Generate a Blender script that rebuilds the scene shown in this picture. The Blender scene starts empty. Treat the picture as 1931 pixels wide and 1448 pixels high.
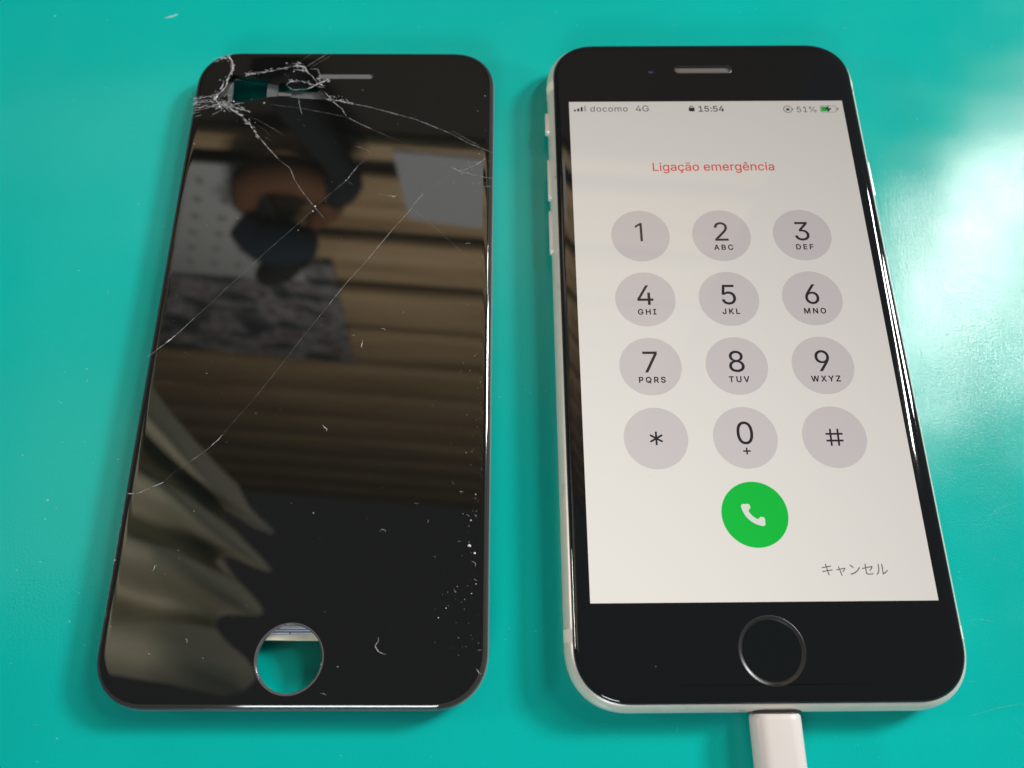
import bpy, bmesh, math, random
from mathutils import Vector, Matrix
from mathutils.geometry import tessellate_polygon
random.seed(7)
MM = 0.001                       # every length below is written in millimetres
scene = bpy.context.scene
COL = scene.collection

# ------------------------------------------------------------------ camera
cam_d = bpy.data.cameras.new('camera')
cam = bpy.data.objects.new('camera', cam_d)
COL.objects.link(cam)
cam.location = (-42.96*MM, -66.67*MM, 147.0*MM)
cam.rotation_euler = (0.36975, -0.0035, -0.009)
cam_d.sensor_width = 36.0
cam_d.lens = 28.494
cam_d.clip_start = 0.005
cam_d.clip_end = 50.0
cam_d.dof.use_dof = True
cam_d.dof.focus_distance = 0.149
cam_d.dof.aperture_fstop = 18.0
scene.camera = cam

# ------------------------------------------------------------------ room light
world = bpy.data.worlds.new('World')
scene.world = world
world.use_nodes = True
bg = world.node_tree.nodes['Background']
bg.inputs[0].default_value = (0.92, 0.97, 1.0, 1)
bg.inputs[1].default_value = 0.105

def area_lamp(name, loc, target, sx, sy, power, color, roll_to=None):
    d = bpy.data.lights.new(name, 'AREA')
    d.shape = 'RECTANGLE'; d.size = sx*MM; d.size_y = sy*MM
    d.energy = power; d.color = color
    o = bpy.data.objects.new(name, d); COL.objects.link(o)
    p = Vector(loc)*MM; t = Vector(target)*MM
    z = (p-t).normalized()
    x = Vector(roll_to).normalized() if roll_to else Vector((1, 0, 0))
    x = (x - z*x.dot(z)).normalized()
    y = z.cross(x)
    o.matrix_world = Matrix(((x.x, y.x, z.x, p.x), (x.y, y.y, z.y, p.y), (x.z, y.z, z.z, p.z), (0, 0, 0, 1)))
    return o
# the long lamp over the far right of the bench: shadows to the left and towards the camera, the streak on the mat
area_lamp('tube_lamp', (770, 530, 1020), (-20, 0, 0), 520, 34, 7.4, (1.0, 0.97, 0.93), (0.5, 0.8, 0))
area_lamp('side_window', (1860, 900, 1330), (-40, 0, 0), 420, 360, 49.0, (0.97, 0.98, 1.0), (-.3, 1, 0))
# a pale window behind the camera
area_lamp('window_light', (-270, -1150, 620), (-40, 0, 0), 420, 260, 6.2, (0.90, 0.94, 1.0))
# added unseen fills: one brightens the plank wall, a small one the finger sheet
area_lamp('wall_fill', (-180, -250, 900), (-180, 690, 1450), 400, 160, 34.0, (1.0, 0.92, 0.80))
area_lamp('upward_fill', (-470, -10, 190), (-300, 30, 450), 120, 80, 3.3, (1.0, 0.95, 0.86))

vs = scene.view_settings
vs.view_transform = 'Standard'; vs.look = 'None'; vs.exposure = 0.0; vs.gamma = 1.0
vs.use_curve_mapping = False

CRACKS=[
 (0.3,2,[(-26.05, 66.42), (-25.07, 64.2), (-24.97, 62.43), (-25.66, 60.52), (-25.8, 58.06), (-27.25, 55.89), (-27.67, 54.75), (-26.8, 53.33), (-25.15, 52.91)]),
 (0.22,2,[(-29.12, 64.78), (-28.26, 65.37), (-27.05, 65.97), (-26.03, 66.27)]),
 (0.14,2,[(-32.02, 54.74), (-29.79, 55.17), (-27.2, 55.47)]),
 (0.12,2,[(-31.98, 53.6), (-29.18, 54.04), (-26.97, 53.76)]),
 (0.12,2,[(-31.86, 52.33), (-29.65, 52.48), (-27.77, 52.91)]),
 (0.1,1,[(-31.91, 51.49), (-29.16, 52.2), (-26.38, 53.62)]),
 (0.08,1,[(-31.67, 49.81), (-29.95, 50.51)]),
 (0.09,1,[(-31.6, 54.17), (-28.11, 54.61)]),
 (0.08,1,[(-31.67, 53.04), (-28.63, 53.33)]),
 (0.07,1,[(-31.6, 50.92), (-30.39, 51.21)]),
 (0.08,1,[(-29.46, 52.76), (-26.22, 52.35), (-25.02, 52.77)]),
 (0.3,2,[(-25.15, 52.91), (-22.63, 50.95), (-21.39, 50.12)]),
 (0.2,2,[(-21.39, 50.12), (-19.17, 47.62), (-17.02, 44.6)]),
 (0.13,1,[(-17.02, 44.6), (-14.82, 41.89), (-12.16, 38.82)]),
 (0.07,1,[(-12.16, 38.82), (-9.75, 36.83), (-8.46, 33.82), (-6.67, 31.1), (-3.84, 27.4)]),
 (0.06,1,[(-3.84, 27.4), (-2.51, 25.76), (-1.36, 24.38)]),
 (0.18,2,[(-25.15, 52.91), (-23.63, 52.64), (-21.72, 51.94), (-19.64, 51.24)]),
 (0.14,1,[(-27.78, 50.38), (-25.76, 51.93), (-25.11, 52.63)]),
 (0.12,1,[(-24.64, 52.49), (-22.82, 53.49), (-21.36, 53.63)]),
 (0.08,0,[(-19.78, 49.98), (-17.87, 49.15), (-14.47, 46.94), (-12.05, 45.3)]),
 (0.06,0,[(-17.94, 47.76), (-15.87, 46.39), (-14.94, 45.02)]),
 (0.06,0,[(-16.28, 45.02), (-14.34, 43.66)]),
 (0.08,1,[(-9.79, 55.81), (-9.44, 53.39), (-8.55, 50.57)]),
 (0.06,0,[(-9.51, 49.31), (-8.25, 49.18)]),
 (0.08,0,[(-16.07, 53.37), (-12.7, 52.81), (-9.58, 52.4), (-6.48, 51.7), (-2.61, 50.87), (1.22, 49.9)]),
 (0.3,2,[(-8.14, 57.39), (-6.67, 58.26), (-5.8, 58.84), (-4.5, 59.86), (-3.22, 59.87)]),
 (0.2,2,[(-6.03, 58.84), (-5.08, 58.55), (-4.13, 58.27)]),
 (0.22,2,[(-21.88, 60.97), (-20.82, 61.41), (-19.53, 61.71)]),
 (0.12,2,[(-19.53, 61.71), (-17.03, 62.2), (-14.31, 62.9), (-11.99, 63.65)]),
 (0.34,2,[(-11.99, 63.65), (-10.68, 63.95), (-9.11, 63.45), (-8.79, 62.48)]),
 (0.09,1,[(-8.71, 63.66), (-6.38, 65.6), (-3.97, 67.7)]),
 (0.07,0,[(-10.95, 64.39), (-9.24, 66.03), (-7.5, 67.69)]),
 (0.07,0,[(-7.82, 63.37), (-5.42, 65.3), (-3.0, 67.25)]),
 (0.14,1,[(-11.32, 62.77), (-9.02, 62.48), (-7.31, 61.02), (-6.0, 59.13)]),
 (0.14,1,[(-7.9, 62.93), (-6.33, 62.93), (-5.61, 61.32), (-5.32, 60.01)]),
 (0.22,2,[(-12.8, 58.39), (-11.99, 59.55), (-9.1, 59.56), (-6.7, 58.62)]),
 (0.16,2,[(-12.56, 58.24), (-11.18, 57.16), (-8.09, 57.39)]),
 (0.14,1,[(-4.23, 56.68), (-3.33, 55.54), (-2.59, 54.83)]),
 (0.26,2,[(-3.17, 54.97), (-1.98, 54.4), (0.11, 54.13), (2.33, 53.42)]),
 (0.11,1,[(2.33, 53.42), (5.7, 52.66), (11.62, 50.77), (15.89, 49.39), (19.35, 47.73), (23.59, 45.68)]),
 (0.08,1,[(23.59, 45.68), (27.35, 43.23), (31.3, 41.35), (32.75, 40.61)]),
 (0.14,1,[(-2.54, 54.26), (-1.19, 53.13), (-0.09, 52.14), (0.58, 50.88), (1.03, 50.18)]),
 (0.1,1,[(1.22, 49.9), (3.94, 48.24), (6.86, 46.73)]),
 (0.06,0,[(6.86, 46.73), (11.33, 44.41), (14.14, 43.06), (16.39, 41.51), (20.16, 39.37), (23.67, 37.19)]),
 (0.12,1,[(23.67, 37.19), (25.39, 36.27), (27.61, 35.61), (29.28, 34.96)]),
 (0.08,1,[(29.28, 34.96), (31.48, 34.57), (32.58, 34.38)]),
 (0.05,0,[(26.61, 36.27), (29.06, 34.7), (31.5, 32.88)]),
 (0.14,2,[(30.98, 39.4), (29.23, 37.92), (27.69, 37.07)]),
 (0.1,1,[(27.69, 37.07), (26.82, 36.6), (24.63, 35.87)]),
 (0.06,0,[(24.63, 35.87), (22.04, 34.03), (19.7, 31.94), (18.32, 30.78)]),
 (0.1,1,[(18.32, 30.78), (17.39, 29.49), (16.27, 27.96)]),
 (0.07,1,[(16.27, 27.96), (16.04, 27.13), (12.25, 21.92), (8.83, 16.77), (6.68, 13.52)]),
 (0.08,1,[(6.68, 13.52), (4.32, 10.44), (2.09, 7.05), (0.87, 5.08)]),
 (0.06,0,[(0.87, 5.08), (-3.5, -1.7), (-6.83, -7.2), (-11.41, -14.42), (-16.24, -21.15)]),
 (0.16,2,[(-16.22, -21.25), (-17.26, -22.57), (-18.64, -24.07)]),
 (0.07,1,[(-18.64, -24.07), (-20.32, -25.47), (-21.87, -26.66)]),
 (0.05,0,[(-21.87, -26.66), (-24.41, -28.72), (-25.77, -30.37)]),
 (0.16,1,[(-25.61, -30.18), (-26.57, -30.66), (-27.55, -31.05)]),
 (0.08,1,[(-27.55, -31.05), (-29.02, -31.82), (-30.16, -32.35)]),
 (0.22,2,[(-30.18, -32.21), (-31.1, -32.31), (-31.98, -32.11)]),
 (0.08,1,[(-32.56, -6.04), (-31.94, -5.5), (-31.0, -4.51)]),
 (0.24,2,[(-31.0, -4.51), (-29.33, -2.97), (-27.32, -0.85)]),
 (0.09,1,[(-27.32, -0.85), (-24.64, 2.41)]),
 (0.06,0,[(-24.64, 2.41), (-21.71, 5.73), (-19.15, 9.1), (-17.69, 10.63), (-14.11, 15.03), (-11.97, 17.57), (-7.03, 23.12), (-4.0, 26.8)]),
 (0.07,0,[(-3.84, 27.4), (-2.25, 29.06), (0.36, 31.89), (2.18, 33.78)]),
 (0.12,1,[(2.18, 33.78), (3.25, 35.68), (4.35, 37.4)]),
 (0.06,0,[(4.35, 37.4), (5.68, 39.0), (6.96, 40.47)]),
 (0.07,1,[(6.96, 40.47), (5.79, 41.55), (3.51, 42.49)]),
 (0.05,0,[(11.39, 44.27), (9.66, 43.18)]),
 (0.06,0,[(2.18, 33.85), (3.91, 32.55)]),
 (0.05,0,[(4.96, 31.65), (6.96, 31.13), (8.91, 30.62)]),
 (0.09,1,[(8.91, 30.62), (10.83, 30.24)]),
 (0.2,2,[(10.61, 30.24), (12.32, 29.86), (13.0, 30.38)]),
 (0.06,0,[(13.0, 30.38), (14.5, 28.59), (16.04, 27.13)]),
 (0.06,0,[(16.04, 27.13), (19.51, 24.05), (22.66, 20.83), (26.06, 17.29), (29.38, 14.65), (31.29, 13.81), (32.34, 13.69)]),
 (0.05,0,[(17.18, 32.06), (18.32, 30.9)]),
 (0.07,1,[(-31.2, -52.77), (-31.77, -53.03), (-31.75, -53.63)]),
 (0.07,1,[(30.63, 32.49), (32.49, 32.36)]),
 (0.06,1,[(31.55, 38.67), (32.55, 38.67)]),
]
BREAK=[(-24.49, 61.4), (-21.83, 60.53), (-16.78, 59.97), (-13.95, 59.4), (-12.12, 58.53), (-6.7, 58.55), (-5.13, 57.83), (-3.46, 55.68), (-3.13, 54.54), (-9.82, 54.95), (-13.55, 55.51), (-16.73, 55.21), (-19.05, 54.49), (-21.52, 54.06), (-24.84, 54.05), (-26.7, 54.33), (-26.97, 55.47), (-25.94, 57.33), (-25.55, 59.65)]
FIBRES=[
 (0.09,[(14.13, -56.59), (14.29, -57.19), (13.72, -58.03), (14.3, -58.86), (15.39, -59.37), (15.73, -59.28)]),
 (0.12,[(1.74, -19.4), (2.17, -19.91), (2.68, -20.21), (2.57, -20.62)]),
 (0.12,[(8.0, -2.46), (7.78, -3.79), (8.1, -4.01)]),
 (0.1,[(11.39, 0.11), (11.9, -0.0), (12.33, -0.34)]),
 (0.08,[(5.9, -1.46), (6.19, -1.24), (6.51, -1.46)]),
 (0.08,[(15.39, 3.74), (15.51, 3.28)]),
 (0.07,[(27.08, 18.76), (27.61, 19.0), (28.14, 18.88)]),
 (0.09,[(19.19, -33.88), (19.57, -34.07), (20.03, -33.88)]),
 (0.08,[(21.67, -37.47), (21.84, -37.09), (21.73, -36.81)]),
 (0.07,[(13.39, -38.96), (13.74, -38.59), (14.3, -38.68), (14.41, -39.06)]),
 (0.08,[(-17.85, -56.86), (-17.55, -57.11), (-17.58, -57.53)]),
 (0.09,[(-25.28, -45.73), (-24.95, -45.55), (-24.87, -44.93), (-24.52, -44.84)]),
 (0.1,[(27.11, -31.77), (27.87, -31.96)]),
 (0.1,[(28.51, -35.96), (28.99, -36.24)]),
 (0.1,[(29.91, -35.96), (30.29, -36.43)]),
 (0.08,[(27.04, -40.71), (27.59, -40.62)]),
 (0.09,[(29.59, -44.08), (30.24, -44.44), (30.16, -44.98)]),
 (0.09,[(30.01, -47.13), (30.56, -47.4)]),
 (0.08,[(26.61, -48.81), (26.89, -49.34), (27.07, -49.17)]),
 (0.09,[(30.74, -58.78), (31.44, -58.61)]),
 (0.08,[(30.69, -61.6), (31.05, -62.26), (31.49, -62.42)]),
 (0.07,[(5.28, -65.35), (5.81, -65.43), (6.35, -65.68)]),
 (0.07,[(29.29, -27.09), (28.9, -26.9)]),
]
GRIT=[(29.09, -41.44, 0.42), (30.03, -42.72, 0.28), (4.02, 57.28, 0.12), (30.56, 55.65, 0.16), (29.13, 51.67, 0.14), (-31.96, -43.94, 0.22), (-17.01, 53.65, 0.25), (-6.66, 21.88, 0.16), (-4.07, 26.39, 0.3), (-3.74, 27.53, 0.28), (2.07, 33.85, 0.22), (30.3, -47.93, 0.16), (-20.8, -9.27, 0.12), (-6.24, -16.42, 0.12), (7.81, -61.27, 0.16), (-23.55, -59.29, 0.17), (1.54, -35.7, 0.15), (25.35, -51.96, 0.18), (24.14, -53.52, 0.14), (29.6, -49.52, 0.2), (28.45, -50.48, 0.12), (30.04, -32.34, 0.2), (29.28, -36.99, 0.2), (-30.58, 42.93, 0.12), (-19.87, 54.63, 0.1)]
MATSPECKS=[(-130.68, 15.96, 0.2), (-127.52, -31.96, 0.35), (-125.69, -33.35, 0.12), (-126.91, -20.87, 0.15), (-129.09, -12.65, 0.2), (-128.72, -12.98, 0.2), (-115.86, -24.27, 0.25), (-119.49, -53.53, 0.3), (-118.72, -48.67, 0.14), (-130.49, -44.61, 0.14), (-148.66, 84.05, 0.3), (-139.51, 59.51, 0.16), (-124.74, 51.7, 0.14), (-136.11, 82.68, 0.16), (-124.18, 81.01, 0.14), (-43.51, -57.12, 0.15), (-42.85, -55.36, 0.15), (-44.37, -12.32, 0.2), (37.89, 61.88, 0.16), (32.93, 73.76, 0.14), (35.91, 66.91, 0.12)]
LINT=[(-122.77, 83.26), (-121.95, 83.58), (-120.87, 83.9), (-119.84, 84.54)]
SCRATCHES=[[(48.42, 31.39), (56.94, 34.01), (68.95, 35.96)],
 [(40.89, 27.48), (52.47, 28.98), (64.47, 31.95)],
 [(39.97, 13.52), (39.27, 8.64), (38.91, 3.87)],
 [(55.8, 23.49), (59.38, 24.49), (66.58, 26.0)],
 [(37.37, -54.72), (39.83, -54.56), (42.08, -54.94)],
 [(36.74, -46.96), (37.75, -47.62), (37.91, -48.18)],
 [(34.63, -70.16), (39.37, -68.97), (44.12, -68.26)],
 [(41.41, 43.02), (42.44, 42.32)],
 [(51.65, 19.68), (51.52, 15.91)],
 [(41.91, -52.78), (42.04, -53.86), (42.68, -54.32)],
 [(-122.65, -70.05), (-121.29, -70.23)],
 [(-150.42, 38.07), (-149.53, 36.04)],
 [(42.06, -0.83), (52.35, 2.59), (60.91, 4.89)],
 [(38.1, -7.64), (39.73, -0.81), (41.05, 3.85)],
 [(37.49, -28.98), (43.87, -26.99), (51.08, -26.02)],
 [(43.46, -37.98), (47.04, -35.07), (51.79, -33.62)]]
# ------------------------------------------------------------------ helpers
def new_mat(name):
    m = bpy.data.materials.new(name); m.use_nodes = True
    return m, m.node_tree, m.node_tree.nodes['Principled BSDF']
def pmat(name, col, rough=0.5, metal=0.0, spec=0.5, emit=None, estr=0.0, **kw):
    m, nt, b = new_mat(name)
    b.inputs['Base Color'].default_value = (*col, 1)
    b.inputs['Roughness'].default_value = rough
    b.inputs['Metallic'].default_value = metal
    b.inputs['Specular IOR Level'].default_value = spec
    if emit:
        b.inputs['Emission Color'].default_value = (*emit, 1)
        b.inputs['Emission Strength'].default_value = estr
    for k, v in kw.items():
        b.inputs[k.replace('_', ' ')].default_value = v
    return m
def node(nt, t, **kw):
    n = nt.nodes.new(t)
    for k, v in kw.items():
        if k in n.inputs: n.inputs[k].default_value = v
        else: setattr(n, k, v)
    return n
def coords(nt): return node(nt, 'ShaderNodeTexCoord').outputs['Object']
def ramp(nt, src, stops):
    r = node(nt, 'ShaderNodeValToRGB'); e = r.color_ramp.elements
    while len(e) < len(stops): e.new(0.5)
    for i, (p, c) in enumerate(stops):
        e[i].position = p; e[i].color = c if len(c) == 4 else (*c, 1)
    nt.links.new(src, r.inputs[0]); return r.outputs[0]

def link(name, me, mat, parent=None, loc=None):
    o = bpy.data.objects.new(name, me)
    if mat: me.materials.append(mat) if not me.materials else None
    COL.objects.link(o)
    if parent: o.parent = parent
    if loc: o.location = Vector(loc)*MM
    return o
def mesh(name, verts, faces, mat, parent=None, smooth=None, loc=None):
    me = bpy.data.meshes.new(name)
    me.from_pydata([(x*MM, y*MM, z*MM) for x, y, z in verts], [], faces)
    bm = bmesh.new(); bm.from_mesh(me)
    bmesh.ops.recalc_face_normals(bm, faces=bm.faces) if smooth != 'keep' else None
    bm.to_mesh(me); bm.free()
    if smooth is not None:
        for p in me.polygons: p.use_smooth = True
        if smooth != 'keep': me.set_sharp_from_angle(angle=math.radians(smooth))
    me.update()
    return link(name, me, mat, parent, loc)
def thing(name, label, cat, loc=(0, 0, 0), rz=0.0, group=None):
    o = bpy.data.objects.new(name, None); COL.objects.link(o)
    o.empty_display_size = 0.01
    o.location = Vector(loc)*MM; o.rotation_euler = (0, 0, rz)
    o['label'] = label; o['category'] = cat
    if group: o['group'] = group
    return o

def rrect(w, h, r, n=14, cx=0, cy=0, p=2.25):
    """closed loop of a rectangle with softened (slightly squared) corners, counter-clockwise"""
    pts = []
    for k, (sx, sy) in enumerate(((1, 1), (-1, 1), (-1, -1), (1, -1))):
        for i in range(n+1):
            a = math.pi/2*(k + i/n)
            c, s = math.cos(a), math.sin(a)
            q = (abs(c)**p + abs(s)**p)**(-1/p)
            pts.append((cx + sx*(w/2-r) + r*c*q, cy + sy*(h/2-r) + r*s*q))
    return pts
def circ(cx, cy, r, n=56): return [(cx+r*math.cos(2*math.pi*i/n), cy+r*math.sin(2*math.pi*i/n)) for i in range(n)]
def slot(cx, cy, w, h, n=10): return rrect(w, h, h/2-1e-4, n, cx, cy, 2.0)

def loft(rings, cap0=False, cap1=False):
    """rings: list of 3-D loops with equal counts"""
    v = []; f = []; n = len(rings[0])
    for r in rings: v += r
    for k in range(len(rings)-1):
        for i in range(n):
            j = (i+1) % n
            f.append((k*n+i, k*n+j, (k+1)*n+j, (k+1)*n+i))
    if cap0: f.append(tuple(range(n))[::-1])
    if cap1: f.append(tuple(range((len(rings)-1)*n, len(rings)*n)))
    return v, f
def at(loop, z): return [(x, y, z) for x, y in loop]

def plate(w, h, r, prof, holes, zlow, n=14):
    """edge profile (inset, z) from the outside in, then a flat top pierced by holes whose walls go down to zlow"""
    rings = [at(rrect(w-2*i, h-2*i, max(r-i, .5), n), z) for i, z in prof]
    v, f = loft(rings)
    base = len(v) - len(rings[-1]); zt = prof[-1][1]
    outer = rings[-1]; idx = list(range(base, len(v)))
    polys = [[Vector(p) for p in outer]]
    for hl in holes:
        # a narrow flat band round each opening, then its wall
        s = len(v); v += at(hl, zt); idx += list(range(s, s+len(hl)))
        polys.append([Vector((x, y, zt)) for x, y in hl])
        s2 = len(v); v += at(hl, zlow)
        for i in range(len(hl)):
            j = (i+1) % len(hl); f.append((s+i, s+j, s2+j, s2+i))
    for t in tessellate_polygon(polys): f.append(tuple(idx[i] for i in t))
    return v, f

def prism(poly, z0, z1, holes=()):
    """straight slab with openings"""
    v = []; f = []; idx = []
    polys = [poly]+list(holes)
    for pl in polys:
        s = len(v); v += at(pl, z1); idx += list(range(s, s+len(pl)))
        s2 = len(v); v += at(pl, z0); n = len(pl)
        for i in range(n):
            j = (i+1) % n; f.append((s+i, s+j, s2+j, s2+i))
    tr = tessellate_polygon([[Vector((x, y, 0)) for x, y in pl] for pl in polys])
    tops = idx
    bots = []
    k = 0
    for pl in polys:
        bots += list(range(k+len(pl), k+2*len(pl))); k += 2*len(pl)
    for t in tr:
        f.append(tuple(tops[i] for i in t)); f.append(tuple(bots[i] for i in t))
    return v, f

def flat(name, poly, z, mat, parent, holes=()):
    """flat print: one sheet with openings"""
    polys = [poly]+list(holes); v = []
    for pl in polys: v += at(pl, z)
    f = []
    for t in tessellate_polygon([[Vector((x, y, 0)) for x, y in pl] for pl in polys]):
        a, b, c = (Vector(v[i]) for i in t)
        f.append(tuple(t) if (b-a).cross(c-a).z > 0 else tuple(reversed(t)))
    return mesh(name, v, f, mat, parent, smooth='keep')

def box(x0, x1, y0, y1, z0, z1, b=0.0):
    if b <= 0:
        v = [(x, y, z) for z in (z0, z1) for y in (y0, y1) for x in (x0, x1)]
        return v, [(0, 2, 3, 1), (4, 5, 7, 6), (0, 1, 5, 4), (2, 6, 7, 3), (0, 4, 6, 2), (1, 3, 7, 5)]
    w, h = x1-x0, y1-y0; cx, cy = (x0+x1)/2, (y0+y1)/2
    rr = []
    for i, z in ((b, z0), (b*.3, z0+b*.3), (0, z0+b), (0, z1-b), (b*.3, z1-b*.3), (b, z1)):
        rr.append(at(rrect(w-2*i, h-2*i, max(b*1.2-i, b*.3), 3, cx, cy), z))
    return loft(rr, True, True)

def tube(pts, rads, n=14, sub=4, squash=1.0):
    """smooth tapered tube through points (Catmull-Rom)"""
    P = [Vector(p) for p in pts]
    Q = []; Rr = []
    for i in range(len(P)-1):
        p0 = P[max(i-1, 0)]; p1 = P[i]; p2 = P[i+1]; p3 = P[min(i+2, len(P)-1)]
        for k in range(sub):
            t = k/sub
            Q.append(0.5*((2*p1)+(p2-p0)*t+(2*p0-5*p1+4*p2-p3)*t*t+(3*p1-p0-3*p2+p3)*t**3))
            Rr.append(rads[i]*(1-t)+rads[i+1]*t)
    Q.append(P[-1]); Rr.append(rads[-1])
    up = Vector((0, 0, 1)); rings = []
    for i, q in enumerate(Q):
        d = (Q[min(i+1, len(Q)-1)]-Q[max(i-1, 0)]).normalized()
        if abs(d.dot(up)) > .95: up = Vector((1, 0, 0))
        a = d.cross(up).normalized(); b = a.cross(d)
        rings.append([tuple(q+(a*math.cos(2*math.pi*k/n)+b*math.sin(2*math.pi*k/n)*squash)*Rr[i]) for k in range(n)])
    return loft(rings, True, True)

def join_parts(parts):
    v = []; f = []
    for a, b in parts:
        s = len(v); v += a; f += [tuple(i+s for i in q) for q in b]
    return v, f

def ridge(pts, w, h, z, jit=0.05, step=0.35):
    """a crack: a thin uneven ridge of broken glass along a polyline"""
    P = []
    for (x0, y0), (x1, y1) in zip(pts, pts[1:]):
        L = math.hypot(x1-x0, y1-y0); n = max(1, int(L/step))
        for k in range(n): P.append((x0+(x1-x0)*k/n, y0+(y1-y0)*k/n))
    P.append(pts[-1])
    v = []; f = []
    m = len(P)
    for i, (x, y) in enumerate(P):
        a = P[max(i-1, 0)]; b = P[min(i+1, m-1)]
        dx, dy = b[0]-a[0], b[1]-a[1]; L = math.hypot(dx, dy) or 1
        nx, ny = -dy/L, dx/L
        if 0 < i < m-1: x += random.uniform(-jit, jit)*nx; y += random.uniform(-jit, jit)*ny
        e = min(1.0, .35+min(i, m-1-i)*.25)
        ww = w*.5*e*random.uniform(.55, 1.45); o = random.uniform(-.5, .5)*ww
        hh = h*random.uniform(.4, 1.3)
        v += [(x+nx*ww, y+ny*ww, z), (x+nx*o, y+ny*o, z+hh), (x-nx*ww, y-ny*ww, z)]
    for i in range(m-1):
        s = 3*i
        f += [(s, s+1, s+4, s+3), (s+1, s+2, s+5, s+4)]
    return v, f

def crumb(x, y, z, r):
    """an irregular grain, flat underneath"""
    n = random.choice((4, 5, 6)); v = []; f = []
    a0 = random.uniform(0, 6.28); sq = random.uniform(.5, 1.0)
    for i in range(n):
        a = a0+2*math.pi*i/n; q = r*random.uniform(.6, 1.2)
        v.append((x+q*math.cos(a), y+q*math.sin(a)*sq, z))
    v.append((x+random.uniform(-.4, .4)*r, y+random.uniform(-.4, .4)*r, z+r*random.uniform(.35, .9)))
    for i in range(n): f.append((i, (i+1) % n, n))
    return v, f

# ------------------------------------------------------------------ materials
def mat_teal():
    m, nt, b = new_mat('teal_rubber'); L = nt.links.new; co = coords(nt)
    n1 = node(nt, 'ShaderNodeTexNoise', Scale=9.0, Detail=3.0); L(co, n1.inputs['Vector'])
    col = ramp(nt, n1.outputs[0], [(0.25, (0.0, 0.385, 0.335)), (0.75, (0.0, 0.455, 0.395))])
    L(col, b.inputs['Base Color'])
    n2 = node(nt, 'ShaderNodeTexNoise', Scale=45.0, Detail=5.0); L(co, n2.inputs['Vector'])
    r = ramp(nt, n2.outputs[0], [(0.3, (.13, .13, .13)), (0.75, (.23, .23, .23))]); L(r, b.inputs['Roughness'])
    b.inputs['Specular IOR Level'].default_value = 0.42
    # fine moulded grain and rubbed wear
    g = node(nt, 'ShaderNodeTexNoise', Scale=2800.0, Detail=2.0, Roughness=0.6); L(co, g.inputs['Vector'])
    mp = node(nt, 'ShaderNodeMapping'); mp.inputs['Rotation'].default_value = (0, 0, .7); mp.inputs['Scale'].default_value = (1, .18, 1); L(co, mp.inputs[0])
    g2 = node(nt, 'ShaderNodeTexNoise', Scale=2300.0, Detail=3.0, Roughness=0.7); L(mp.outputs[0], g2.inputs['Vector'])
    w = node(nt, 'ShaderNodeTexNoise', Scale=28.0, Detail=4.0); L(co, w.inputs['Vector'])
    mx = node(nt, 'ShaderNodeMath', operation='MULTIPLY_ADD'); L(g2.outputs[0], mx.inputs[0]); mx.inputs[1].default_value = .7; L(g.outputs[0], mx.inputs[2])
    mm = node(nt, 'ShaderNodeMath', operation='MULTIPLY'); L(mx.outputs[0], mm.inputs[0])
    wr = ramp(nt, w.outputs[0], [(0.3, (.45, .45, .45)), (0.7, (1, 1, 1))]); L(wr, mm.inputs[1])
    bp = node(nt, 'ShaderNodeBump', Strength=0.9, Distance=0.000034); L(mm.outputs[0], bp.inputs['Height'])
    # the sheet is not quite flat
    wv = node(nt, 'ShaderNodeTexNoise', Scale=22.0, Detail=2.0); L(co, wv.inputs['Vector'])
    b2 = node(nt, 'ShaderNodeBump', Strength=1.0, Distance=0.0009); L(wv.outputs[0], b2.inputs['Height']); L(b2.outputs[0], bp.inputs['Normal'])
    L(bp.outputs[0], b.inputs['Normal'])
    return m
def mat_glass(name, base, spec, r0, r1):
    m, nt, b = new_mat(name); L = nt.links.new; co = coords(nt)
    b.inputs['Base Color'].default_value = (*base, 1)
    b.inputs['Specular IOR Level'].default_value = spec
    n = node(nt, 'ShaderNodeTexNoise', Scale=40.0, Detail=4.0); L(co, n.inputs['Vector'])
    L(ramp(nt, n.outputs[0], [(0.35, (r0,)*3), (0.7, (r1,)*3)]), b.inputs['Roughness'])
    return m
def mat_crack(name, lo, hi, col, spec=.8, scale=900):
    m, nt, b = new_mat(name); L = nt.links.new; co = coords(nt)
    b.inputs['Base Color'].default_value = (*col, 1); b.inputs['Roughness'].default_value = .22
    b.inputs['Specular IOR Level'].default_value = spec
    n = node(nt, 'ShaderNodeTexNoise', Scale=scale, Detail=3.0); L(co, n.inputs['Vector'])
    L(ramp(nt, n.outputs[0], [(0.36, (lo,)*3), (0.66, (hi,)*3)]), b.inputs['Alpha'])
    return m
def mat_metal():
    m, nt, b = new_mat('starlight_aluminium'); L = nt.links.new; co = coords(nt)
    n = node(nt, 'ShaderNodeTexNoise', Scale=320.0, Detail=4.0); L(co, n.inputs['Vector'])
    L(ramp(nt, n.outputs[0], [(0.22, (.52, .48, .41)), (0.34, (.72, .68, .60)), (.8, (.78, .74, .66))]), b.inputs['Base Color'])
    b.inputs['Metallic'].default_value = 0.3; b.inputs['Roughness'].default_value = .38
    return m
def mat_wood():
    m, nt, b = new_mat('pine_plank'); L = nt.links.new; co = coords(nt)
    mp = node(nt, 'ShaderNodeMapping'); mp.inputs['Scale'].default_value = (1.2, 6, 14); L(co, mp.inputs[0])
    n = node(nt, 'ShaderNodeTexNoise', Scale=2.2, Detail=6.0); L(mp.outputs[0], n.inputs['Vector'])
    L(ramp(nt, n.outputs[0], [(0.3, (.25, .165, .085)), (0.5, (.37, .27, .155)), (.75, (.45, .35, .215))]), b.inputs['Base Color'])
    b.inputs['Roughness'].default_value = .6
    return m
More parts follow.
